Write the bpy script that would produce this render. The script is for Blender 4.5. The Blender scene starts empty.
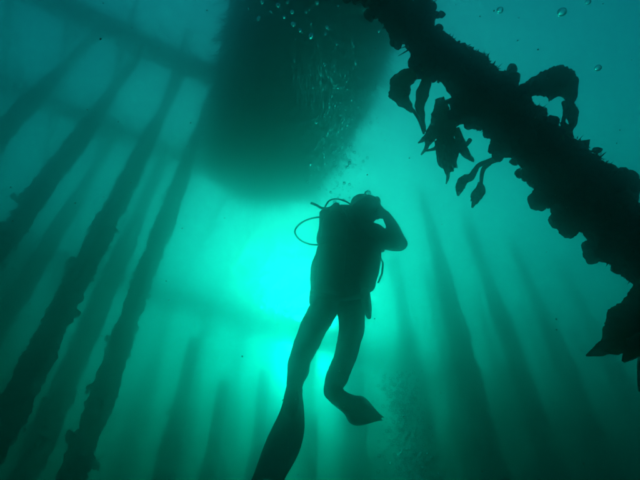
import bpy, bmesh, math, random
from mathutils import Vector, Matrix, noise, Quaternion
from math import sin, cos, radians, pi

random.seed(7)
scene = bpy.context.scene
COL = scene.collection

# ------------------------------------------------------------------ camera
PITCH = radians(47.5)
FPX = 480.0                                   # focal length for a 640 wide frame
cam_d = bpy.data.cameras.new('camera')
cam = bpy.data.objects.new('camera', cam_d)
COL.objects.link(cam)
cam.location = (0, 0, 0)
cam.rotation_euler = (pi / 2 + PITCH, 0, 0)
cam_d.sensor_width = 36.0
cam_d.lens = 36.0 * FPX / 640.0
cam_d.clip_start = 0.05
cam_d.clip_end = 2000
scene.camera = cam

# ------------------------------------------------------------------ light
SUN_EL, SUN_AZ = radians(33.0), radians(-1.9)      # azimuth clockwise from +Y
sun_dir = Vector((sin(SUN_AZ) * cos(SUN_EL), cos(SUN_AZ) * cos(SUN_EL), sin(SUN_EL)))
world = bpy.data.worlds.new('World')
scene.world = world
world.use_nodes = True
nt = world.node_tree
nt.nodes.clear()
w_out = nt.nodes.new('ShaderNodeOutputWorld')
w_bg = nt.nodes.new('ShaderNodeBackground')
w_sky = nt.nodes.new('ShaderNodeTexSky')
w_sky.sky_type = 'NISHITA'
w_sky.sun_disc = False
w_sky.sun_elevation = SUN_EL
w_sky.sun_rotation = SUN_AZ
w_bg.inputs['Strength'].default_value = 0.15
w_sky.dust_density = 5.0
nt.links.new(w_sky.outputs[0], w_bg.inputs['Color'])
nt.links.new(w_bg.outputs[0], w_out.inputs['Surface'])

sun_l = bpy.data.lights.new('sun', 'SUN')
sun_l.energy = 2.1
sun_l.angle = radians(0.5)
sun_l.color = (1.0, 0.96, 0.88)
sun_o = bpy.data.objects.new('sun', sun_l)
COL.objects.link(sun_o)
sun_o.rotation_euler = sun_dir.to_track_quat('Z', 'Y').to_euler()
sun_o.location = (0, 0, 40)

vs = scene.view_settings
vs.view_transform = 'Standard'
vs.look = 'None'
vs.exposure = 1.22
vs.gamma = 1.0
vs.use_curve_mapping = False
cy = scene.cycles
cy.use_denoising = True
cy.volume_bounces = 6
cy.max_bounces = 8
cy.diffuse_bounces = 2
cy.glossy_bounces = 2
cy.transparent_max_bounces = 12
cy.sample_clamp_indirect = 4.0

WATER_DENSITY, WATER_G, SURFACE_MIX = 0.16, 0.84, 0.66

# ------------------------------------------------------------------ layout helpers
SURF = 9.0                # water surface above the camera
BED = -3.2                # sea bed
DECK = 11.5               # underside of the pier's cap beams
ROW = Vector((0.883, 0.469, 0)).normalized()      # along a bent of the pier
ACR = Vector((-0.469, 0.883, 0)).normalized()     # from bent to bent
_f = Vector((0, cos(PITCH), sin(PITCH)))
_u = Vector((0, -sin(PITCH), cos(PITCH)))
_r = Vector((1, 0, 0))

def pt(x, y, rng):
    d = _f * FPX + _r * (x - 320) + _u * (240 - y)
    return d.normalized() * rng

def catmull(pts, n):
    """smooth a list of equal-length tuples"""
    P = [tuple(p) for p in pts]
    P = [tuple(2 * a - b for a, b in zip(P[0], P[1]))] + P + [tuple(2 * a - b for a, b in zip(P[-1], P[-2]))]
    out = []
    for i in range(1, len(P) - 2):
        for k in range(n):
            t = k / n
            out.append(tuple(0.5 * (2 * b + (c - a) * t + (2 * a - 5 * b + 4 * c - d) * t * t + (3 * b - a - 3 * c + d) * t ** 3)
                             for a, b, c, d in zip(P[i - 1], P[i], P[i + 1], P[i + 2])))
    out.append(P[-2])
    return out

def link(name, me, mat=None, parent=None, smooth=False):
    o = bpy.data.objects.new(name, me)
    COL.objects.link(o)
    if mat and not me.materials:
        me.materials.append(mat)
    if parent:
        o.parent = parent
    if smooth:
        for p in me.polygons:
            p.use_smooth = True
    return o

def tag(o, label, cat, group=None):
    o['label'] = label
    o['category'] = cat
    if group:
        o['group'] = group
    return o

def empty(name, loc, label, cat, group=None):
    o = bpy.data.objects.new(name, None)
    o.empty_display_size = 0.2
    COL.objects.link(o)
    o.location = loc
    return tag(o, label, cat, group)

def mesh_from_bm(bm, name):
    me = bpy.data.meshes.new(name)
    bm.to_mesh(me)
    bm.free()
    return me

def tube_into(bm, pts, radii, seg=10, cap=True):
    pts = [Vector(p) for p in pts]
    n = len(pts)
    up = Vector((0.31, 0.22, 0.92)).normalized()
    rings = []
    t0 = (pts[1] - pts[0]).normalized()
    nrm = t0.cross(up)
    if nrm.length < 0.05:
        nrm = t0.cross(Vector((1, 0, 0)))
    nrm.normalize()
    for i in range(n):
        t = (pts[min(i + 1, n - 1)] - pts[max(i - 1, 0)]).normalized()
        nrm = (nrm - t * nrm.dot(t)).normalized()
        b = t.cross(nrm)
        r = radii[i] if hasattr(radii, '__len__') else radii
        rings.append([bm.verts.new(pts[i] + (nrm * cos(2 * pi * k / seg) + b * sin(2 * pi * k / seg)) * r) for k in range(seg)])
    for i in range(n - 1):
        for k in range(seg):
            bm.faces.new((rings[i][k], rings[i][(k + 1) % seg], rings[i + 1][(k + 1) % seg], rings[i + 1][k]))
    if cap:
        bm.faces.new(list(reversed(rings[0])))
        bm.faces.new(rings[-1])

def tube_obj(name, pts, radii, mat, parent=None, seg=10):
    bm = bmesh.new()
    tube_into(bm, pts, radii, seg)
    return link(name, mesh_from_bm(bm, name), mat, parent, True)

def ball_into(bm, c, r, sub=2, scale=(1, 1, 1), rot=None):
    m = Matrix.Translation(c)
    if rot is not None:
        m = m @ rot.to_matrix().to_4x4()
    m = m @ Matrix.Diagonal((r * scale[0], r * scale[1], r * scale[2], 1))
    bmesh.ops.create_icosphere(bm, subdivisions=sub, radius=1.0, matrix=m)

def box_mesh(name, sx, sy, sz, bevel=0.02):
    bm = bmesh.new()
    bmesh.ops.create_cube(bm, size=1.0, matrix=Matrix.Diagonal((sx, sy, sz, 1)))
    bmesh.ops.bevel(bm, geom=bm.edges[:], offset=bevel, segments=2, affect='EDGES', profile=0.6)
    return mesh_from_bm(bm, name)

# ------------------------------------------------------------------ materials
def mat_rough(name, c1, c2, scale=8.0, rough=0.85, bump=0.3, spec=0.2):
    m = bpy.data.materials.new(name)
    m.use_nodes = True
    n = m.node_tree.nodes
    l = m.node_tree.links
    b = n['Principled BSDF']
    b.inputs['Roughness'].default_value = rough
    b.inputs['Specular IOR Level'].default_value = spec
    tc = n.new('ShaderNodeTexCoord')
    nz = n.new('ShaderNodeTexNoise')
    nz.inputs['Scale'].default_value = scale
    nz.inputs['Detail'].default_value = 6
    nz.inputs['Roughness'].default_value = 0.65
    l.new(tc.outputs['Object'], nz.inputs['Vector'])
    rp = n.new('ShaderNodeValToRGB')
    rp.color_ramp.elements[0].position = 0.35
    rp.color_ramp.elements[1].position = 0.7
    rp.color_ramp.elements[0].color = (*c1, 1)
    rp.color_ramp.elements[1].color = (*c2, 1)
    l.new(nz.outputs['Fac'], rp.inputs['Fac'])
    l.new(rp.outputs['Color'], b.inputs['Base Color'])
    if bump:
        bp = n.new('ShaderNodeBump')
        bp.inputs['Strength'].default_value = bump
        bp.inputs['Distance'].default_value = 0.02
        l.new(nz.outputs['Fac'], bp.inputs['Height'])
        l.new(bp.outputs['Normal'], b.inputs['Normal'])
    return m

M_pile = mat_rough('encrusted_wood', (0.02, 0.018, 0.012), (0.07, 0.06, 0.04), 9, 0.9, 0.6)
M_growth = mat_rough('marine_growth', (0.025, 0.022, 0.015), (0.09, 0.075, 0.05), 22, 0.85, 0.7)
M_timber = mat_rough('tarred_timber', (0.06, 0.045, 0.03), (0.13, 0.10, 0.07), 5, 0.85, 0.4)
M_hull = mat_rough('fouled_hull_paint', (0.03, 0.035, 0.035), (0.07, 0.075, 0.07), 3, 0.7, 0.3)
M_brace = mat_rough('encrusted_brace', (0.012, 0.010, 0.007), (0.06, 0.046, 0.03), 26, 0.9, 0.8)
M_suit = mat_rough('neoprene', (0.014, 0.015, 0.016), (0.024, 0.025, 0.026), 30, 0.75, 0.15)
M_vest = mat_rough('vest_nylon', (0.016, 0.016, 0.018), (0.03, 0.03, 0.032), 40, 0.8, 0.2)
M_rubber = mat_rough('black_rubber', (0.012, 0.012, 0.012), (0.022, 0.022, 0.022), 20, 0.5, 0.05, 0.4)
M_tank = mat_rough('tank_paint', (0.05, 0.05, 0.052), (0.07, 0.07, 0.072), 6, 0.45, 0.05, 0.4)
M_metal = mat_rough('dull_metal', (0.16, 0.16, 0.16), (0.24, 0.24, 0.24), 10, 0.4, 0.05, 0.5)
M_skin = mat_rough('skin', (0.42, 0.27, 0.2), (0.48, 0.32, 0.24), 12, 0.6, 0.05)
M_bed = mat_rough('silt', (0.09, 0.085, 0.06), (0.17, 0.15, 0.11), 0.8, 0.95, 0.5)

def mat_kelp():
    m = mat_rough('kelp_blade', (0.035, 0.038, 0.010), (0.075, 0.07, 0.02), 14, 0.5, 0.3, 0.4)
    n = m.node_tree.nodes
    l = m.node_tree.links
    b = n['Principled BSDF']
    t = n.new('ShaderNodeBsdfTranslucent')
    t.inputs['Color'].default_value = (0.20, 0.24, 0.04, 1)
    mx = n.new('ShaderNodeMixShader')
    mx.inputs[0].default_value = 0.5
    out = n['Material Output']
    l.new(b.outputs[0], mx.inputs[1])
    l.new(t.outputs[0], mx.inputs[2])
    l.new(mx.outputs[0], out.inputs['Surface'])
    return m
M_kelp = mat_kelp()

def mat_bubble():
    m = bpy.data.materials.new('air_bubble')
    m.use_nodes = True
    n = m.node_tree.nodes
    l = m.node_tree.links
    n.remove(n['Principled BSDF'])
    g = n.new('ShaderNodeBsdfGlass')                  # air inside water
    g.inputs['IOR'].default_value = 0.75
    g.inputs['Roughness'].default_value = 0.08
    g.inputs['Color'].default_value = (0.97, 0.99, 0.99, 1)
    l.new(g.outputs[0], n['Material Output'].inputs['Surface'])
    return m
M_bubble = mat_bubble()

def mat_water():
    m = bpy.data.materials.new('green_sea_water')
    m.use_nodes = True
    n = m.node_tree.nodes
    l = m.node_tree.links
    n.remove(n['Principled BSDF'])
    v = n.new('ShaderNodeVolumePrincipled')          # silt: scatters green and blue
    v.inputs['Color'].default_value = (0.0, 0.085, 0.083, 1)
    v.inputs['Absorption Color'].default_value = (0, 0, 0, 1)
    v.inputs['Density'].default_value = WATER_DENSITY
    v.inputs['Anisotropy'].default_value = WATER_G
    ab = n.new('ShaderNodeVolumeAbsorption')          # the water itself swallows red
    ab.inputs['Color'].default_value = (0.0, 1.0, 0.96, 1)
    ab.inputs['Density'].default_value = 0.4
    ad = n.new('ShaderNodeAddShader')
    fw = n.new('ShaderNodeVolumeScatter')             # fine plankton: bends light by a few degrees, softens far edges
    fw.inputs['Color'].default_value = (1.0, 1.0, 1.0, 1)
    fw.inputs['Density'].default_value = 0.19
    fw.inputs['Anisotropy'].default_value = 0.97
    ad2 = n.new('ShaderNodeAddShader')
    l.new(v.outputs[0], ad2.inputs[0])
    l.new(fw.outputs[0], ad2.inputs[1])
    l.new(ad2.outputs[0], ad.inputs[0])
    l.new(ab.outputs[0], ad.inputs[1])
    l.new(ad.outputs[0], n['Material Output'].inputs['Volume'])
    return m

def mat_surface():
    m = bpy.data.materials.new('rippled_water_surface')
    m.use_nodes = True
    n = m.node_tree.nodes
    l = m.node_tree.links
    n.remove(n['Principled BSDF'])
    tc = n.new('ShaderNodeTexCoord')
    nz = n.new('ShaderNodeTexNoise')
    nz.inputs['Scale'].default_value = 1.5
    nz.inputs['Detail'].default_value = 4
    l.new(tc.outputs['Object'], nz.inputs['Vector'])
    bp = n.new('ShaderNodeBump')
    bp.inputs['Strength'].default_value = 1.0
    bp.inputs['Distance'].default_value = 0.5
    l.new(nz.outputs['Fac'], bp.inputs['Height'])
    rf = n.new('ShaderNodeBsdfRefraction')
    rf.inputs['IOR'].default_value = 1.06
    rf.inputs['Roughness'].default_value = 0.58
    l.new(bp.outputs['Normal'], rf.inputs['Normal'])
    tr = n.new('ShaderNodeBsdfTransparent')
    mx = n.new('ShaderNodeMixShader')
    mx.inputs[0].default_value = SURFACE_MIX
    l.new(tr.outputs[0], mx.inputs[1])
    l.new(rf.outputs[0], mx.inputs[2])
    l.new(mx.outputs[0], n['Material Output'].inputs['Surface'])
    return m

# ------------------------------------------------------------------ sea bed and water
bm = bmesh.new()
N = 60
S = 900.0
vv = {}
for i in range(N + 1):
    for j in range(N + 1):
        a = (i / N * 2 - 1); b = (j / N * 2 - 1)
        x = math.copysign(abs(a) ** 2.2, a) * S
        y = math.copysign(abs(b) ** 2.2, b) * S
        z = BED + 0.18 * noise.noise((x * 0.25, y * 0.25, 0)) + 0.05 * noise.noise((x * 1.3, y * 1.3, 3))
        vv[i, j] = bm.verts.new((x, y, z))
for i in range(N):
    for j in range(N):
        bm.faces.new((vv[i, j], vv[i + 1, j], vv[i + 1, j + 1], vv[i, j + 1]))
o = link('seabed', mesh_from_bm(bm, 'seabed'), M_bed, None, True)
o['kind'] = 'structure'

bm = bmesh.new()
bmesh.ops.create_cube(bm, size=1.0, matrix=Matrix.Translation((0, 0, (SURF + BED - 1.2) / 2)) @ Matrix.Diagonal((1900, 1900, SURF - BED + 1.2, 1)))
o = link('water', mesh_from_bm(bm, 'water'), mat_water())
o['kind'] = 'structure'

bm = bmesh.new()
N, S = 160, 60.0
vv = {}
for i in range(N + 1):
    for j in range(N + 1):
        a = (i / N * 2 - 1); b = (j / N * 2 - 1)
        x = math.copysign(0.35 * abs(a) + 0.65 * abs(a) ** 4, a) * S
        y = math.copysign(0.35 * abs(b) + 0.65 * abs(b) ** 4, b) * S
        z = SURF - 0.12 + 0.06 * noise.noise((x * 0.5, y * 0.8, 1)) + 0.025 * noise.noise((x * 1.9, y * 1.6, 5))
        vv[i, j] = bm.verts.new((x, y, z))
for i in range(N):
    for j in range(N):
        bm.faces.new((vv[i, j], vv[i + 1, j], vv[i + 1, j + 1], vv[i, j + 1]))
o = link('water_surface', mesh_from_bm(bm, 'water_surface'), mat_surface(), None, True)
o['kind'] = 'structure'

# ------------------------------------------------------------------ pier pilings
def pile_mesh(seed, rad=0.115, rot=0.0):
    # rot: length of the rotted, tapering head of an old stub
    bm = bmesh.new()
    seg, rings = 36, 420
    z0, z1 = BED - 0.4, DECK
    rows = []
    for i in range(rings + 1):
        z = z0 + (z1 - z0) * i / rings
        wet = max(0.0, min(1.0, (SURF + 0.3 - z) / 1.6))
        row = []
        for k in range(seg):
            a = 2 * pi * k / seg
            d = Vector((cos(a), sin(a), 0))
            p = d * 0.5 + Vector((seed * 7.3, seed * 3.1, z))
            g = 0.025 + 0.05 * noise.noise(p * 0.9) + 0.06 * noise.noise(p * 4.2) + 0.09 * abs(noise.noise(p * 9.0)) + 0.04 * noise.noise(p * 21)
            r = rad + wet * max(g, -0.01) + 0.006 * noise.noise(p * 5)
            if rot and z > z1 - rot:
                t = (z - z1 + rot) / rot
                r *= (1 - 0.35 * t ** 1.3) * (1 - 0.6 * t * abs(noise.noise(p * 2.2)))
            row.append(bm.verts.new((d.x * r, d.y * r, z)))
        rows.append(row)
    for i in range(rings):
        for k in range(seg):
            bm.faces.new((rows[i][k], rows[i][(k + 1) % seg], rows[i + 1][(k + 1) % seg], rows[i + 1][k]))
    bm.faces.new(rows[-1])
    bm.faces.new(list(reversed(rows[0])))
    return mesh_from_bm(bm, 'shaft')

SHAFTS = [pile_mesh(s) for s in range(4)] + [pile_mesh(s) for s in (4, 5)]
for me in SHAFTS:
    me.materials.append(M_pile)
    for p in me.polygons:
        p.use_smooth = True

def clump_mesh(seed, name='growth_clump', spiky=False):
    """a fistful of mussels, sponges and barnacles, about 0.1 across; some with a tuft of hydroids"""
    rnd = random.Random(seed)
    bm = bmesh.new()
    ball_into(bm, Vector((0, 0, 0)), 0.034, 2)
    for k in range(8):
        c = Vector((rnd.gauss(0, 1), rnd.gauss(0, 1), rnd.gauss(0, .8))) * 0.022
        q = Quaternion((rnd.uniform(-1, 1), rnd.uniform(-1, 1), rnd.uniform(-1, 1)), rnd.uniform(0, 6))
        ball_into(bm, c, rnd.uniform(0.014, 0.030), 2, (0.9, 1.0, 1.15), q)
    for v in bm.verts:
        v.co += Vector(noise.noise_vector(v.co * 45 + Vector((seed, 0, 0)))) * 0.007
    if spiky:
        for k in range(14):
            d = Vector((rnd.gauss(0, 1), rnd.gauss(0, 1), rnd.gauss(0, 1))).normalized()
            e = d * rnd.uniform(.055, .08)
            bend = Vector((rnd.gauss(0, 1), rnd.gauss(0, 1), rnd.gauss(0, 1))) * .008
            tube_into(bm, [d * .02, d * .045 + bend, e + bend * 2], [.004, .003, .001], 4)
    return mesh_from_bm(bm, name)

CLUMPS = [clump_mesh(s, spiky=(s % 3 == 2)) for s in range(8)]

CL_P = []
for me in CLUMPS:
    m2 = me.copy(); m2.materials.append(M_growth); CL_P.append(m2)
CL_B = []
for me in CLUMPS:
    m2 = me.copy(); m2.materials.append(M_brace); CL_B.append(m2)

def piling(along, across, label, n_cl, i, rad=1.0, group='wooden pilings under the pier', stub=None):
    base = ROW * along + ACR * across
    root = empty('pier_piling', (base.x, base.y, BED), label, 'piling', group)
    rnd = random.Random(100 + i)
    sh = link('shaft', SHAFTS[i % 6], None, root)
    sh.location = (0, 0, -BED)
    # those right of the boat are old stubs that end a little above the surface
    top = 1.0 if along < 4 or across > 12 else (SURF - BED + 1.6 + rnd.uniform(-0.4, 0.4)) / (DECK - BED)
    if stub:
        top = (stub - BED) / (DECK - BED)
    sh.location = (0, 0, -BED * top)
    sh.scale = (rad, rad, top)
    sh.rotation_euler = (0, 0, rnd.uniform(0, 6.28))
    for k in range(n_cl):
        z = rnd.uniform(0.5, (stub or SURF) - 1.6)
        a = rnd.uniform(0, 2 * pi)
        c = link('growth_clump', CL_P[rnd.randrange(8)], None, root)
        c.location = (cos(a) * 0.155 * rad, sin(a) * 0.155 * rad, z - BED)
        c.rotation_euler = (rnd.uniform(0, 6), rnd.uniform(0, 6), rnd.uniform(0, 6))
        s = 0.6 + 1.3 * rnd.random() ** 2
        c.scale = (s, s, s)
    return root

R1, R2, R3 = 5.86, 8.6, 14.9
PILES = [
    # along, across, label, clumps, radius
    (-2.66, R1, 'encrusted piling leaving the left edge highest, leftmost of the front row', 25, 0.88),
    (-1.69, R1, 'dark encrusted piling second from the left edge in the front row', 32, 0.88),
    (-0.66, R1, 'dark encrusted piling running into the lower left corner of the view', 46, 0.88),
    (0.15, R1, 'encrusted piling crossing the far beam, nearest left of the diver in the front row', 46, 0.81),
    (5.42, R2, 'shadowy piling directly behind the bent fin of the diver', 14, 1.5),
    (7.3, R2, 'broad piling right of the bubble column, left of the tall dark one', 16, 1.7),
    (6.34, R1, 'tall dark piling between the diver and the leaning brace, clearest on the right', 28, 1.2),
    (7.86, R1, 'hazy piling right of the clearest dark piling on the right side', 21, 1.2),
    (9.52, R1, 'hazy piling near the lower right corner below the torn kelp', 18, 1.2),
    (11.5, R1, 'faint piling closest to the right edge under the torn kelp', 14, 1.2),
    (-1.77, R2, 'faint piling behind the second front piling near the left edge', 8, 1.0),
    (-0.40, R2, 'faint thick piling in the gap between the two darkest left pilings', 8, 1.15),
]
for i, (al, ac, lab, n, rr) in enumerate(PILES):
    piling(al, ac, lab, n, i, rr)
for k, (al, top_z, rr, lab) in enumerate((
        (1.60, 6.0, 1.1, 'faint knobbly old piling stub below the far beam, right of the front row piling'),
        (2.36, 5.2, 1.0, 'short pale piling stub midway between the front row piling and the long fin'),
        (3.22, 5.7, 1.0, 'pale piling stub rising just behind the long fin of the diver'),
        (4.40, 5.0, 0.9, 'pale piling stub seen in the gap between the two fins'))):
    piling(al, R2, lab, 8, 30 + k, rr, 'old piling stubs below the far beam', top_z)
for k, (al, rr) in enumerate(((8.6, 1.2), (10.6, 1.3), (12.9, 1.3), (15.4, 1.3))):
    piling(al, R2, 'very faint piling in the murk between the clearer right hand pilings', 4, 40 + k, rr, 'faint pilings on the right')
for k in range(9):
    piling(1.6 + k * 1.45, R3, 'pale distant piling standing under the far beam', 3, 50 + k, 1.7, 'distant pilings under the far beam')

# ------------------------------------------------------------------ pier frame above the water
pier = empty('timber_pier', ROW * 0 + ACR * R1 + Vector((0, 0, DECK)), 'timber pier frame of cap beams and joists above the water', 'pier')
pl = Vector(pier.location)
rz = math.atan2(ROW.y, ROW.x)
for ac, a0, a1 in ((R1, -11, 3.2), (R2, -11, 2.7), (R3, -14, 26)):
    o = link('cap_beam', box_mesh('cap_beam', a1 - a0, {R1: 0.42, R2: 0.24, R3: 0.6}[ac], 0.45), M_timber, pier)
    o.location = ACR * ac + ROW * ((a0 + a1) / 2) + Vector((0, 0, DECK + 0.225)) - pl
    o.rotation_euler = (0, 0, rz)
PLANK_GAP = lambda al: 1.0 if -2.0 < al < 17 else (0.1 if al < 0 else 0.2)  # dense at both ends for shade, open between to let light through
j_me = box_mesh('joist', 0.10, 9.6, 0.24, 0.01)
j_me.materials.append(M_timber)
for k in range(11):
    o = link('joist', j_me, None, pier)
    o.location = ACR * 10.0 + ROW * (-10 + k * 1.3) + Vector((0, 0, DECK + 0.45 + 0.122)) - pl
    o.rotation_euler = (0, 0, rz)

# planks added beyond the far beam to shade the lower corners, open in between
p_me = [box_mesh('shade_plank', 0.29, ln, 0.07, 0.008) for ln in (9.0, 7.5)]
for me in p_me:
    me.materials.append(M_timber)
rnd = random.Random(12)
al = -16.0
while al < 30.0:
    al += 0.30 + rnd.choice((0.015, 0.02, 0.03, 0.05))
    for ac0, me, ln in ((R3 + 0.1, p_me[0], 9.0), (R3 + 9.13, p_me[1], 7.5)):
        if rnd.random() < PLANK_GAP(al):
            continue
        o = link('shade_plank', me, None, pier)
        o.location = ACR * (ac0 + ln / 2) + ROW * al + Vector((0, 0, DECK + 0.45 + 0.037)) - pl
        o.rotation_euler = (0, 0, rz + rnd.uniform(-.003, .003))

# ------------------------------------------------------------------ moored boat seen from below
def boat():
    hd = radians(19)                      # keel direction, anticlockwise from +Y
    root = empty('moored_boat', (-0.47, 3.92, SURF - 1.3), 'dark broad boat hull floating at the surface above the diver', 'boat')
    root.rotation_euler = (0, 0, hd)
    K = 0.92
    # stations along local y: far end +, near end -
    st = [(3.5, 1.0, 0.85), (3.1, 1.3, 0.66), (2.2, 1.48, 0.36), (0.9, 1.55, 0.12), (-0.3, 1.55, 0.0), (-1.5, 1.5, 0.0), (-3.5, 1.3, 0.02), (-5.0, 0.9, 0.12), (-6.2, 0.35, 0.35), (-6.6, 0.04, 0.8)]
    bm = bmesh.new()
    rows = []
    for (y, hw, kz) in catmull(st, 12):
        row = []
        prof = [(-1.06, 1.35), (-1.02, 0.75), (-0.93, 0.38), (-0.75, 0.2), (-0.4, 0.08), (0, 0), (0.4, 0.08), (0.75, 0.2), (0.93, 0.38), (1.02, 0.75), (1.06, 1.35)]
        for (u, h) in catmull(prof, 4):
            row.append(bm.verts.new((u * hw * K, y * K, 1.45 * (max(kz + h * (1 - kz * 0.3), kz) if h < 1.3 else 1.35))))
        rows.append(row)
    for a, b in zip(rows, rows[1:]):
        for k in range(len(a) - 1):
            bm.faces.new((a[k], a[k + 1], b[k + 1], b[k]))
        bm.faces.new((a[-1], a[0], b[0], b[-1]))
    bm.faces.new(rows[0]); bm.faces.new(list(reversed(rows[-1])))
    for v in bm.verts:                    # weed and fouling
        v.co += Vector(noise.noise_vector(v.co * 2.3)) * 0.07 + Vector(noise.noise_vector(v.co * 7)) * 0.035
    bmesh.ops.recalc_face_normals(bm, faces=bm.faces[:])
    hrows = [[v.co.copy() for v in r] for r in rows]
    link('hull', mesh_from_bm(bm, 'hull'), M_hull, root, True)
    # hanging weed along the sides and bottom edge, far too many strands to count
    rnd = random.Random(31)
    V, F = [], []
    for _ in range(5200):
        i = rnd.randrange(len(hrows) - 2)
        row = hrows[i]
        nrow = len(row)
        j = rnd.choice((rnd.randrange(2, nrow // 2 - 4), rnd.randrange(nrow // 2 + 4, nrow - 2))) if rnd.random() < .85 else rnd.randrange(4, nrow - 4)
        if i < 14:
            j = rnd.randrange(2, nrow - 2)
        c = row[j].lerp(hrows[i + 1][j], rnd.random())
        if c.z > 1.25:
            continue
        out = Vector((c.x * .35, max(0, c.y - 1.5) * .5, -0.9)).normalized()
        g = (out + Vector((rnd.gauss(0, .25), rnd.gauss(0, .25), rnd.gauss(0, .2)))).normalized()
        ln = rnd.uniform(.08, .5) * (0.6 + 0.7 * abs(noise.noise(c * 1.2)))
        w = g.cross(Vector((rnd.gauss(0, 1), rnd.gauss(0, 1), .1))).normalized() * rnd.uniform(.006, .016)
        dp = g.cross(w).normalized() * w.length
        bend = Vector((rnd.gauss(0, 1), rnd.gauss(0, 1), 0)) * ln * .2
        m, t = c + g * ln * .55 + bend * .4, c + g * ln + bend
        o = len(V)
        V += [c + w, c - w, c + dp, m + w * .7, m - w * .7, m + dp * .7, t]
        for (p, q) in ((0, 1), (1, 2), (2, 0)):
            F += [[o + p, o + q, o + q + 3, o + p + 3], [o + p + 3, o + q + 3, o + 6]]
    me = bpy.data.meshes.new('weed_beard')
    me.from_pydata([tuple(v) for v in V], [], F)
    wb = link('weed_beard', me, M_growth, root)
    wb['kind'] = 'stuff'
    k = link('keel', box_mesh('keel', 0.12, 6.0, 0.16), M_hull, root)
    k.location = (0, -1.4, -0.03)
    bm = bmesh.new()
    bmesh.ops.create_cube(bm, size=1, matrix=Matrix.Translation((0, 2.74, 1.0)) @ Matrix.Diagonal((0.05, 0.3, 0.9, 1)))
    bmesh.ops.bevel(bm, geom=bm.edges[:], offset=0.02, segments=2, affect='EDGES')
    link('rudder', mesh_from_bm(bm, 'rudder'), M_hull, root)
boat()

# ------------------------------------------------------------------ encrusted leaning brace at the right
B0, B1 = pt(400, 14, 2.25), pt(658, 262, 1.92)
bd = (B0 - B1).normalized()
t_top = (SURF + 0.4 - B0.z) / bd.z
t_bot = (B1.z - BED + 0.2) / bd.z
BT, BB = B0 + bd * t_top, B1 - bd * t_bot
brace = empty('leaning_brace', BB, 'leaning brace thick with dark mussels and weed slanting across the upper right', 'brace')
def swell(p):
    # thicker growth lower down the brace
    return 0.060 * max(0.0, min(1.0, (1.9 - (p - B1).dot(bd)) / 1.9))

def brace_core():
    bm = bmesh.new()
    L = (BT - BB).length
    n1 = bd.cross(Vector((1, 0.2, 0))).normalized()
    n2 = bd.cross(n1)
    seg, rows = 40, []
    rings = int(L / 0.02)
    for i in range(rings + 1):
        s = L * i / rings
        row = []
        for k in range(seg):
            a = 2 * pi * k / seg
            d = n1 * cos(a) + n2 * sin(a)
            p = BB + bd * s + d * 0.3
            r = 0.034 + swell(p) + 0.05 * noise.noise(p * 3.6) + 0.035 * noise.noise(p * 8) + 0.03 * abs(noise.noise(p * 19)) + 0.018 * noise.noise(p * 42)
            row.append(bm.verts.new(bd * s + d * r))
        rows.append(row)
    for i in range(rings):
        for k in range(seg):
            bm.faces.new((rows[i][k], rows[i][(k + 1) % seg], rows[i + 1][(k + 1) % seg], rows[i + 1][k]))
    bm.faces.new(rows[-1]); bm.faces.new(list(reversed(rows[0])))
    bmesh.ops.recalc_face_normals(bm, faces=bm.faces[:])
    link('brace_core', mesh_from_bm(bm, 'brace_core'), M_brace, brace, False)
    rnd = random.Random(5)
    sB0 = (B0 - BB).length
    sB1 = (B1 - BB).length
    for k in range(280):
        s = rnd.uniform(sB1 - 0.35, sB0 + 0.35)
        a = rnd.uniform(0, 2 * pi)
        d = n1 * cos(a) + n2 * sin(a)
        p = BB + bd * s + d * 0.3
        r = 0.034 + swell(p) + 0.05 * noise.noise(p * 3.6) + 0.035 * noise.noise(p * 8) + 0.008
        c = link('growth_clump', CL_B[rnd.randrange(8)], None, brace)
        c.location = bd * s + d * r
        c.rotation_euler = (rnd.uniform(0, 6), rnd.uniform(0, 6), rnd.uniform(0, 6))
        sc = (0.28 + 0.85 * rnd.random() ** 2.4) * (0.85 + 6 * swell(BB + bd * s))
        c.scale = (sc, sc, sc)
brace_core()

def weed_fringe():
    """short hydroids and turf weed, far too many to count"""
    rnd = random.Random(9)
    n1 = bd.cross(Vector((1, 0.2, 0))).normalized()
    n2 = bd.cross(n1)
    s0, s1 = (B1 - BB).length - 0.4, (B0 - BB).length + 0.4
    V, F = [], []
    for k in range(9000):
        s = rnd.uniform(s0, s1)
        a = rnd.uniform(0, 2 * pi)
        d = n1 * cos(a) + n2 * sin(a)
        p = BB + bd * s + d * 0.3
        patch = noise.noise(p * 4.0 + Vector((9, 0, 0)))
        if patch < -0.12:
            continue
        r = 0.040 + swell(p) + 0.05 * noise.noise(p * 3.6) + 0.035 * noise.noise(p * 8)
        g = (d + Vector((rnd.gauss(0, .5), rnd.gauss(0, .5), rnd.gauss(-.15, .5)))).normalized()
        ln = rnd.uniform(.008, .022) * (1 + 0.8 * max(0, patch))
        w = g.cross(Vector((rnd.gauss(0, 1), rnd.gauss(0, 1), rnd.gauss(0, 1)))).normalized() * rnd.uniform(.0015, .0035)
        b0 = bd * s + d * r
        bend = Vector((rnd.gauss(0, 1), rnd.gauss(0, 1), rnd.gauss(-.3, 1))) * ln * .25
        m = b0 + g * ln * .6 + bend * .5
        t = b0 + g * ln + bend
        o = len(V)
        dp = g.cross(w).normalized() * w.length
        V += [b0 + w, b0 - w, b0 + dp, m + w * .8, m - w * .8, m + dp * .8, t]
        for (i, j) in ((0, 1), (1, 2), (2, 0)):
            F += [[o + i, o + j, o + j + 3, o + i + 3], [o + i + 3, o + j + 3, o + 6]]
    me = bpy.data.meshes.new('weed_fringe')
    me.from_pydata([tuple(v) for v in V], [], F)
    f = link('weed_fringe', me, M_brace, brace)
    f['kind'] = 'stuff'
weed_fringe()

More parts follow.
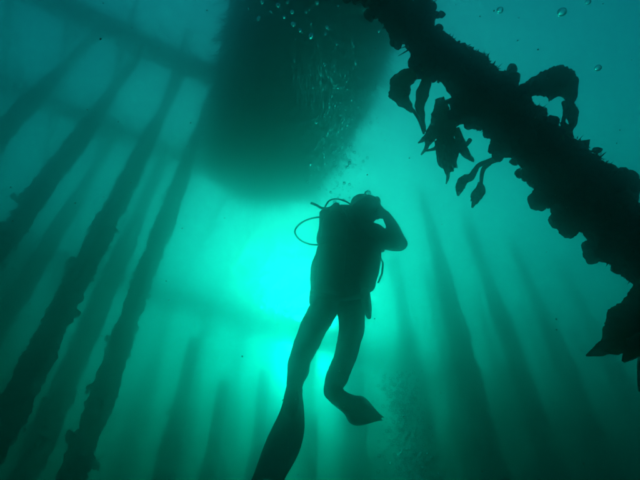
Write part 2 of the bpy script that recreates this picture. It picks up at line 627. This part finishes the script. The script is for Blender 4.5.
# ------------------------------------------------------------------ kelp on the brace
def blade_mesh(name, line, curl=0.3, ruffle=0.03, thick=0.0025, seed=0, n=18, cross=12):
    """line: (px, py, range, half width in metres); a ribbon with real thickness, cupped and ruffled"""
    pts = []
    for (x, y, r, w) in line:
        p = pt(x, y, r)
        pts.append((p.x, p.y, p.z, w))
    pts = catmull(pts, n)
    bm = bmesh.new()
    top, bot = [], []
    for i, (x, y, z, w) in enumerate(pts):
        c = Vector((x, y, z))
        a = Vector(pts[max(i - 1, 0)][:3]); b = Vector(pts[min(i + 1, len(pts) - 1)][:3])
        t = (b - a).normalized()
        view = c.normalized()
        side = t.cross(view)
        if side.length < 1e-4:
            side = t.cross(Vector((0, 0, 1)))
        side.normalize()
        nn = side.cross(t).normalized()
        rt, rb = [], []
        for k in range(cross + 1):
            u = k / cross * 2 - 1
            off = nn * (curl * w * (u * u - 0.4) + ruffle * abs(u) * noise.noise((i * 0.16 + seed, u * 2.0, seed)))
            ed = 1 + 0.22 * noise.noise((i * 0.12 + seed * 3, math.copysign(1.5, u), 4.0)) + 0.10 * noise.noise((i * 0.45 + seed, math.copysign(2, u), 8.0))
            q = c + side * (u * w * ed) + off
            rt.append(bm.verts.new(q + nn * thick / 2))
            rb.append(bm.verts.new(q - nn * thick / 2))
        top.append(rt); bot.append(rb)
    for i in range(len(top) - 1):
        for k in range(cross):
            bm.faces.new((top[i][k], top[i][k + 1], top[i + 1][k + 1], top[i + 1][k]))
            bm.faces.new((bot[i][k + 1], bot[i][k], bot[i + 1][k], bot[i + 1][k + 1]))
        bm.faces.new((top[i + 1][0], bot[i + 1][0], bot[i][0], top[i][0]))
        bm.faces.new((top[i][cross], bot[i][cross], bot[i + 1][cross], top[i + 1][cross]))
    for e in (0, -1):
        for k in range(cross):
            bm.faces.new((top[e][k], bot[e][k], bot[e][k + 1], top[e][k + 1]))
    bmesh.ops.recalc_face_normals(bm, faces=bm.faces[:])
    return mesh_from_bm(bm, name)

def kelp(label, blades, stipes, seed):
    x, y, r, _ = (stipes or blades)[0][0]
    base = pt(x, y, r)
    root = empty('kelp_plant', base, label, 'kelp', 'kelp growing on the leaning brace')
    for i, b in enumerate(blades):
        me = blade_mesh('blade', b, seed=seed + i * 1.7)
        me.transform(Matrix.Translation(-base))
        link('blade', me, M_kelp, root, True)
    for s in stipes:
        pts = catmull([(*pt(x, y, r), w) for (x, y, r, w) in s], 6)
        bm = bmesh.new()
        tube_into(bm, [Vector(p[:3]) - base for p in pts], [p[3] for p in pts], 8)
        link('stipe', mesh_from_bm(bm, 'stipe'), M_kelp, root, True)
    return root

kelp('broad drooping kelp blade hanging off the upper left side of the brace',
     [[(428, 68, 2.16, .012), (416, 72, 2.14, .022), (405, 79, 2.12, .040), (400, 88, 2.1, .046), (402, 98, 2.1, .036), (408, 106, 2.1, .018), (413, 112, 2.1, .008)],
      [(429, 72, 2.15, .02), (424, 90, 2.12, .026), (420, 105, 2.11, .022), (422, 120, 2.1, .012), (425, 132, 2.1, .007)]],
     [[(434, 66, 2.2, .012), (428, 68, 2.16, .010), (420, 71, 2.14, .008)], [(413, 110, 2.1, .007), (419, 120, 2.1, .006), (424, 134, 2.1, .005)]], 1)
kelp('tangled bunch of small kelp blades below the left side of the brace',
     [[(440, 98, 2.14, .02), (441, 112, 2.1, .034), (438, 124, 2.09, .03), (433, 138, 2.08, .012), (428, 146, 2.08, .004)],
      [(447, 115, 2.12, .02), (449, 128, 2.09, .030), (443, 140, 2.08, .026), (436, 148, 2.08, .010), (426, 151, 2.08, .004)],
      [(438, 140, 2.08, .014), (441, 152, 2.07, .022), (440, 162, 2.07, .012), (443, 168, 2.07, .004)],
      [(449, 136, 2.08, .016), (452, 150, 2.07, .026), (450, 162, 2.06, .026), (451, 172, 2.06, .010)],
      [(430, 131, 2.1, .006), (425, 138, 2.1, .010), (418, 143, 2.1, .003)],
      [(436, 120, 2.12, .010), (429, 134, 2.1, .016), (427, 146, 2.09, .010), (421, 155, 2.09, .003)],
      [(456, 128, 2.12, .012), (462, 146, 2.09, .018), (468, 156, 2.08, .014), (474, 161, 2.07, .004)],
      [(446, 150, 2.07, .010), (446, 164, 2.06, .016), (448, 176, 2.06, .008), (446, 184, 2.06, .003)],
      [(462, 138, 2.1, .014), (455, 148, 2.07, .022), (453, 160, 2.07, .016), (456, 168, 2.06, .005)]],
     [[(452, 100, 2.2, .012), (444, 104, 2.14, .01), (440, 112, 2.1, .007)], [(460, 122, 2.16, .01), (452, 128, 2.1, .008), (446, 136, 2.08, .006)],
      [(470, 140, 2.14, .01), (462, 150, 2.08, .007), (456, 152, 2.07, .005)]], 11)
kelp('two thin dangling kelp fronds with paddle tips under the brace',
     [[(478, 165, 2.02, .008), (472, 176, 2.0, .014), (464, 180, 1.99, .020), (460, 187, 1.98, .018), (458, 196, 1.98, .004)],
      [(480, 182, 2.0, .008), (480, 190, 2.0, .020), (476, 197, 2.0, .022), (474, 203, 1.99, .010), (472, 208, 1.99, .003)]],
     [[(500, 158, 2.08, .014), (488, 162, 2.03, .012), (478, 166, 2.02, .009), (470, 178, 2.0, .007)],
      [(490, 162, 2.04, .012), (483, 170, 2.01, .009), (481, 184, 2.0, .006)]], 23)
kelp('large folded kelp blade standing up from the top side of the brace',
     [[(512, 100, 1.98, .008), (524, 92, 1.95, .018), (536, 86, 1.93, .036), (548, 83, 1.92, .052), (559, 84, 1.92, .062), (567, 89, 1.92, .042), (571, 98, 1.92, .018), (570, 106, 1.91, .010)],
      [(566, 100, 1.92, .016), (571, 112, 1.91, .024), (573, 122, 1.91, .014), (571, 131, 1.9, .004)],
      [(561, 122, 1.93, .008), (567, 129, 1.92, .014), (573, 138, 1.92, .005)]],
     [[(500, 108, 2.04, .014), (510, 100, 1.98, .010), (524, 91, 1.95, .008)], [(570, 106, 1.91, .007), (564, 118, 1.92, .007), (562, 134, 1.93, .006), (564, 146, 1.95, .008)]], 31)
kelp('torn dark kelp sheet hanging at the right edge below the brace',
     [[(652, 280, 1.62, .03), (641, 306, 1.6, .050), (629, 326, 1.59, .056), (615, 341, 1.58, .038), (602, 349, 1.58, .020), (586, 356, 1.58, .002)],
      [(652, 305, 1.61, .05), (641, 333, 1.59, .045), (633, 350, 1.58, .022), (623, 362, 1.58, .004)],
      [(652, 330, 1.6, .03), (647, 350, 1.6, .02), (641, 372, 1.6, .010), (640, 392, 1.6, .004)]],
     [[(655, 250, 1.7, .014), (650, 270, 1.62, .012), (642, 290, 1.6, .008)]], 43)

# ------------------------------------------------------------------ the diver
def remesh(bm, voxel, smooth_it=4, name='body', crease=0.0):
    me = mesh_from_bm(bm, name + '_raw')
    o = bpy.data.objects.new('raw', me)
    COL.objects.link(o)
    r = o.modifiers.new('r', 'REMESH'); r.mode = 'VOXEL'; r.voxel_size = voxel
    s = o.modifiers.new('s', 'SMOOTH'); s.iterations = smooth_it; s.factor = 0.5
    dg = bpy.context.evaluated_depsgraph_get()
    out = bpy.data.meshes.new_from_object(o.evaluated_get(dg))
    bpy.data.objects.remove(o)
    bpy.data.meshes.remove(me)
    out.name = name
    if crease:
        for v in out.vertices:
            c = v.co
            v.co = c + Vector(noise.noise_vector(c * 11)) * crease + Vector((0, 0, 1)) * crease * 0.8 * noise.noise((c.x * 9, c.y * 9, c.z * 34))
    return out

def limb(bm, pts, step=0.35):
    """pts: (Vector, radius): overlapping balls along a tapering path"""
    for (a, ra), (b, rb) in zip(pts, pts[1:]):
        a = Vector(a); b = Vector(b)
        n = max(2, int((b - a).length / (min(ra, rb) * step)))
        for k in range(n + 1):
            t = k / n
            ball_into(bm, a.lerp(b, t), ra + (rb - ra) * t, 2)

DV = pt(345, 300, 3.3)
person = empty('person', DV, 'diver in a dark wetsuit and fins with a tank, hand raised to the face', 'person')
def D(x, y, r):
    return pt(x, y, r) - DV
body = bmesh.new()
view = DV.normalized()
dup = _u.copy()
hip_l, hip_r = D(326, 305, 3.33), D(351, 305, 3.27)
sh_l, sh_r = D(337, 226, 3.52), D(374, 233, 3.36)
pelvis = D(339, 296, 3.32)
chest = D(354, 247, 3.42)
neck = D(359, 226, 3.44)
head = D(365, 207, 3.44)
# torso
limb(body, [(pelvis, .125), (D(344, 278, 3.36), .135), (chest, .15), (D(357, 236, 3.43), .125)])
limb(body, [(hip_l, .095), (pelvis, .11), (hip_r, .095)])
limb(body, [(sh_l, .075), (D(356, 231, 3.44), .10), (sh_r, .075)])
limb(body, [(D(357, 234, 3.43), .085), (neck, .068), (D(362, 217, 3.44), .066)])
# head: hooded skull, jaw, brow, nose; it looks to the right and away
face = (_r * 0.78 + view * 0.5 + _u * 0.12).normalized()
hq = face.to_track_quat('Y', 'Z')
ball_into(body, head + face * -0.008, 0.098, 3, (0.86, 1.04, 1.08), hq)
ball_into(body, head + face * 0.03 - _u * 0.055, 0.066, 3, (0.9, 1.0, 1.0), hq)
ball_into(body, head + face * 0.105 - _u * 0.012, 0.018, 2)
# legs
limb(body, [(hip_l, .102), (D(313, 328, 3.08), .090), (D(304, 350, 2.92), .074), (D(300, 358, 2.86), .066), (D(298, 370, 2.72), .064), (D(294, 387, 2.52), .039)])
limb(body, [(hip_r, .102), (D(352, 328, 3.08), .086), (D(347, 350, 2.95), .072), (D(343, 362, 2.86), .066), (D(338, 375, 2.74), .064), (D(332, 389, 2.64), .046)])
limb(body, [(D(294, 387, 2.52), .039), (D(292, 398, 2.46), .040), (D(290, 412, 2.40), .034)])
limb(body, [(D(332, 389, 2.64), .048), (D(336, 396, 2.66), .044), (D(348, 402, 2.74), .036)])
# right arm up to the face
el_r, wr_r = D(400, 244, 3.30), D(386, 215, 3.36)
limb(body, [(sh_r, .072), (D(386, 241, 3.33), .064), (el_r, .052), (D(394, 230, 3.32), .048), (wr_r, .034)])
# left arm folded in front of the chest
el_l, wr_l = D(346, 262, 3.66), D(366, 252, 3.68)
limb(body, [(sh_l, .068), (D(340, 246, 3.6), .058), (el_l, .050), (wr_l, .032)])
# hands
def hand(wr, fwd, across, palm_n):
    fwd = fwd.normalized(); across = (across - fwd * across.dot(fwd)).normalized(); nn = fwd.cross(across)
    if nn.dot(palm_n) < 0:
        nn = -nn
    limb(body, [(wr, .032), (wr + fwd * .05, .030)])
    for k, (u, ln) in enumerate(((-.030, .072), (-.010, .082), (.011, .078), (.031, .062))):
        a = wr + fwd * .075 + across * u
        limb(body, [(wr + fwd * .03 + across * u * .7, .014), (a, .012), (a + fwd * ln * .5 + nn * .012, .010), (a + fwd * ln * .8 + nn * .04, .0085)])
    limb(body, [(wr + fwd * .02 - across * .02, .015), (wr + fwd * .045 - across * .05 + nn * .012, .012), (wr + fwd * .075 - across * .056 + nn * .03, .0105)])
hand(wr_r, D(374, 206, 3.44) - wr_r, _u - _r * 0.2, view)
hand(wr_l, _r + _u * 0.3, _u, -view)
link('body', remesh(body, 0.0065, 5, 'body', 0.006), M_suit, person, True)

# mask
def mask():
    bm = bmesh.new()
    c = head + face * 0.085 + _u * 0.012
    ball_into(bm, c, 0.06, 3, (1.25, 0.55, 0.8), hq)
    m = remesh(bm, 0.006, 2, 'mask')
    link('mask', m, M_rubber, person, True)
    bm = bmesh.new()
    pts = [head + hq @ Vector((0.094 * cos(a), 0.10 * sin(a) - 0.008, 0.012)) for a in [2 * pi * k / 24 for k in range(25)]]
    tube_into(bm, pts, 0.010, 6, False)
    link('mask_strap', mesh_from_bm(bm, 'mask_strap'), M_rubber, person, True)
    bm = bmesh.new()
    ball_into(bm, head + face * 0.115 - _u * 0.062, 0.034, 2, (1.1, .8, .9), hq)
    link('regulator', mesh_from_bm(bm, 'regulator'), M_rubber, person, True)
mask()
# hood tab
tube_obj('hood_tab', [head + _u * 0.085, head + _u * 0.108 + _r * 0.006, head + _u * 0.118 + _r * 0.022], [.012, .007, .004], M_suit, person, 6)

# buoyancy vest
vest = bmesh.new()
limb(vest, [(D(341, 288, 3.30), .150), (D(346, 268, 3.34), .158), (D(352, 248, 3.38), .160), (D(354, 240, 3.40), .135)])
limb(vest, [(D(324, 290, 3.28), .095), (D(322, 270, 3.32), .085), (D(332, 240, 3.44), .085), (D(338, 228, 3.46), .085)])
limb(vest, [(D(368, 284, 3.22), .055), (D(372, 262, 3.26), .062), (D(371, 246, 3.32), .07)])
limb(vest, [(D(316, 293, 3.26), .048), (D(315, 302, 3.26), .04)])
limb(vest, [(D(326, 216, 3.34), .05), (D(334, 213, 3.4), .062), (D(348, 213, 3.44), .06), (D(354, 222, 3.44), .07)])
limb(vest, [(D(326, 216, 3.34), .05), (D(326, 240, 3.36), .07)])
v_o = link('buoyancy_vest', remesh(vest, 0.009, 5, 'buoyancy_vest', 0.012), M_vest, person, True)
# hanging pocket at the right hip
bm = bmesh.new()
limb(bm, [(D(365, 292, 3.18), .035), (D(367, 308, 3.16), .034), (D(369, 317, 3.15), .018)])
link('hip_pocket', remesh(bm, 0.008, 3, 'hip_pocket'), M_vest, person, True)
# dangling buckle strap
tube_obj('strap', [D(379, 255, 3.22), D(383, 263, 3.2), D(382, 274, 3.2), D(378, 283, 3.2)], .007, M_vest, person, 6)
tube_obj('waist_strap', [D(312, 292, 3.2), D(326, 297, 3.1), D(345, 299, 3.08), D(362, 296, 3.12)], .018, M_vest, person, 6)

# tank
def lathe(name, p0, p1, prof, mat, parent, seg=28):
    ax = (p1 - p0).normalized()
    n1 = ax.cross(Vector((0.3, 1, 0.1))).normalized(); n2 = ax.cross(n1)
    bm = bmesh.new(); rows = []
    for (s, r) in prof:
        rows.append([bm.verts.new(p0 + ax * s + (n1 * cos(2 * pi * k / seg) + n2 * sin(2 * pi * k / seg)) * r) for k in range(seg)])
    for a, b in zip(rows, rows[1:]):
        for k in range(seg):
            bm.faces.new((a[k], a[(k + 1) % seg], b[(k + 1) % seg], b[k]))
    bm.faces.new(list(reversed(rows[0]))); bm.faces.new(rows[-1])
    return link(name, mesh_from_bm(bm, name), mat, parent, True)
tk0, tk1 = D(329, 292, 3.10), D(336, 212, 3.26)
LT = (tk1 - tk0).length
tank = lathe('tank', tk0, tk1, [(0, .05), (.006, .078), (.03, .09), (LT - .09, .09), (LT - .05, .08), (LT - .02, .055), (LT, .03), (LT + .015, .026), (LT + .035, .022)], M_tank, person)
ta = (tk1 - tk0).normalized()
lathe('tank_band', tk0 + ta * .30, tk1, [(0, .0925), (.002, .096), (.05, .096), (.052, .0925)], M_vest, tank)
lathe('valve', tk1 + ta * .02 - _r * .045, tk1 + ta * .02 + _r * .05, [(0, .02), (.01, .024), (.09, .024), (.1, .018)], M_metal, tank)
lathe('first_stage', tk1 + ta * .03 - view * .05, tk1 + ta * .03 + view * .02, [(0, .024), (.012, .03), (.06, .03), (.07, .022)], M_metal, tank)
# hoses
def hose(name, pts, r=.006):
    pp = [Vector(p) for p in catmull([tuple(D(*q)) for q in pts], 8)]
    tube_obj(name, pp, r, M_rubber, person, 8)
hose('regulator_hose', [(325, 207, 3.24), (329, 201, 3.26), (336, 199, 3.3), (345, 201, 3.34), (352, 206, 3.38), (362, 217, 3.36), (374, 215, 3.44)])
hose('gauge_hose', [(326, 217, 3.24), (313, 218, 3.2), (301, 223, 3.17), (295, 231, 3.16), (299, 239, 3.18), (309, 244, 3.22), (322, 246, 3.28), (328, 256, 3.3)])
hose('inflator_stub', [(311, 203, 3.16), (316, 205, 3.18), (322, 208, 3.22), (330, 209, 3.26)], .009)
hose('inflator_hose', [(340, 206, 3.24), (346, 212, 3.22), (352, 224, 3.24), (360, 240, 3.22)], .010)

# fins
def fin(name, foot, stations, side_hint):
    """foot pocket and ribbed blade; stations: (centre, half width)"""
    bm = bmesh.new()
    n = len(stations)
    rows_t, rows_b = [], []
    st = catmull([(*c, w, th) for (c, w, th) in stations], 5)
    cross = 8
    for i, (x, y, z, w, th) in enumerate(st):
        c = Vector((x, y, z))
        t = (Vector(st[min(i + 1, len(st) - 1)][:3]) - Vector(st[max(i - 1, 0)][:3])).normalized()
        sd = (side_hint - t * side_hint.dot(t)).normalized()
        nn = sd.cross(t)
        a, b = [], []
        for k in range(cross + 1):
            u = k / cross * 2 - 1
            e = th * (1.0 if abs(u) < 0.9 else 0.5) + (0.010 if k in (1, cross - 1) else 0)
            tip = 0.02 * (abs(u) ** 2) if i == len(st) - 1 else 0
            a.append(bm.verts.new(c + sd * u * w + nn * e + t * tip))
            b.append(bm.verts.new(c + sd * u * w - nn * e + t * tip))
        rows_t.append(a); rows_b.append(b)
    for i in range(len(st) - 1):
        for k in range(cross):
            bm.faces.new((rows_t[i][k], rows_t[i][k + 1], rows_t[i + 1][k + 1], rows_t[i + 1][k]))
            bm.faces.new((rows_b[i][k + 1], rows_b[i][k], rows_b[i + 1][k], rows_b[i + 1][k + 1]))
        bm.faces.new((rows_t[i + 1][0], rows_b[i + 1][0], rows_b[i][0], rows_t[i][0]))
        bm.faces.new((rows_t[i][cross], rows_b[i][cross], rows_b[i + 1][cross], rows_t[i + 1][cross]))
    for e in (0, -1):
        for k in range(cross):
            bm.faces.new((rows_t[e][k], rows_b[e][k], rows_b[e][k + 1], rows_t[e][k + 1]))
    bmesh.ops.recalc_face_normals(bm, faces=bm.faces[:])
    f = link(name, mesh_from_bm(bm, name), M_rubber, person, True)
    bm = bmesh.new()
    limb(bm, foot)
    link('foot_pocket', remesh(bm, 0.008, 3, 'foot_pocket'), M_rubber, f, True)
    return f
sideA = (_r * 0.93 + view * 0.15 + _u * 0.30).normalized()
fin('fin', [(D(294, 391, 2.49), .046), (D(292, 402, 2.43), .046), (D(290, 414, 2.39), .040)],
    [(D(294, 394, 2.46), .040, .022), (D(292, 412, 2.40), .058, .016), (D(287, 432, 2.32), .080, .009), (D(279, 455, 2.24), .084, .006), (D(268, 479, 2.16), .070, .004)], sideA)
sideB = (view * 0.15 + _u * 0.85 + _r * 0.3).normalized()
fin('fin', [(D(333, 391, 2.645), .053), (D(338, 397, 2.67), .050), (D(349, 403, 2.74), .042)],
    [(D(340, 399, 2.68), .045, .02), (D(350, 405, 2.76), .056, .014), (D(357, 410, 2.84), .080, .008), (D(366, 414, 2.95), .066, .006), (D(381, 418, 3.06), .010, .004)], sideB)

# ------------------------------------------------------------------ bubbles
def bubble_mesh(seed, sub=2):
    bm = bmesh.new()
    ball_into(bm, Vector((0, 0, 0)), 1.0, sub, (1.0, 0.95, 0.78))
    for v in bm.verts:
        v.co *= 1 + 0.12 * noise.noise(v.co * 1.3 + Vector((seed * 5, 0, 0)))
    me = mesh_from_bm(bm, 'air_bubble')
    me.materials.append(M_bubble)
    for p in me.polygons:
        p.use_smooth = True
    return me
BUB = [bubble_mesh(s) for s in range(5)]
rnd = random.Random(21)
spots = [(262, 2, 3.2), (278, 5, 3.6), (271, 12, 2.2), (284, 17, 2.8), (292, 12, 3.4), (293, 24, 4.0), (300, 30, 3.0), (311, 36, 4.6),
         (317, 3, 2.6), (306, 12, 2.0), (327, 27, 3.0), (325, 34, 2.2), (258, 19, 2.4), (248, 8, 2.0), (259, 17, 2.0), (311, 24, 2.0),
         (352, 43, 1.8), (354, 46, 2.0), (363, 10, 2.0), (379, 31, 2.6), (325, 65, 2.2), (377, 85, 2.0), (338, 6, 1.8), (288, 2, 2.0)]
for (x, y, s) in spots:
    r = rnd.uniform(2.5, 3.1)
    b = link('air_bubble', BUB[rnd.randrange(5)])
    b.location = pt(x, y, r)
    k = s * 0.6 * r / FPX
    b.scale = (k, k, k)
    b.rotation_euler = (rnd.uniform(-.3, .3), rnd.uniform(-.3, .3), rnd.uniform(0, 6))
    tag(b, 'small bright air bubble rising past the hull near the top', 'bubble', 'exhaled bubbles near the top')
for (x, y, s, lab) in [(500, 10, 6, 'single round bubble above the brace, left of the other two by the top edge'),
                       (562, 12, 8, 'largest lone bubble at the top right above the kelp'),
                       (588, 2, 5, 'lone bubble touching the top edge at the right'),
                       (598, 68, 6, 'lone bubble right of the large folded kelp blade')]:
    r = 2.6
    b = link('air_bubble', BUB[rnd.randrange(5)])
    b.location = pt(x, y, r)
    k = s * 0.5 * r / FPX
    b.scale = (k, k, k)
    tag(b, lab, 'bubble')

def plume(name, label, fn, n, seed, r0, r1, mat=None):
    rnd = random.Random(seed)
    base = bmesh.new()
    bmesh.ops.create_icosphere(base, subdivisions=1, radius=1.0)
    bv = [v.co.copy() for v in base.verts]
    bf = [[v.index for v in f.verts] for f in base.faces]
    base.free()
    V, F = [], []
    for k in range(n):
        c = fn(rnd)
        r = r0 + (r1 - r0) * rnd.random() ** 3
        o = len(V)
        V += [c + v * r for v in bv]
        F += [[i + o for i in f] for f in bf]
    me = bpy.data.meshes.new(name)
    me.from_pydata(V, [], F)
    o = link(name, me, mat or M_bubble, None, True)
    o['kind'] = 'stuff'
    o['label'] = label
    o['category'] = 'bubbles'
def diver_plume(rnd):
    # leaves the regulator and widens on its way to the surface
    h = rnd.random() ** 0.8
    c = pt(360, 190, 3.5) + Vector((-0.12 - 0.25 * h, 0.15, 0)) + Vector((0, 0, h * 5.0))
    s = 0.10 + 0.28 * h
    return c + Vector((rnd.gauss(0, s), rnd.gauss(0, s), 0))
plume('exhaled_bubbles', 'fine bubbles rising from the diver towards the hull', diver_plume, 1500, 3, .005, .017)
def far_plume(rnd):
    base = (ROW * 4.2 + ACR * 5.3) * 0.55
    return Vector((base.x, base.y, 0)) + Vector((rnd.gauss(0, .085), rnd.gauss(0, .085), rnd.uniform(0.3, 2.25)))
plume('bubble_column', 'mottled column of bubbles rising right of the bent fin', far_plume, 2400, 4, .004, .017)

def snow(rnd):
    return pt(rnd.uniform(-40, 680), rnd.uniform(-40, 520), rnd.uniform(0.9, 4.5))
M_snow = mat_rough('marine_snow', (0.45, 0.45, 0.4), (0.6, 0.6, 0.55), 20, 0.9, 0)
plume('marine_snow', 'pale specks of marine snow drifting through the water', snow, 1300, 8, .0006, .0026, M_snow)
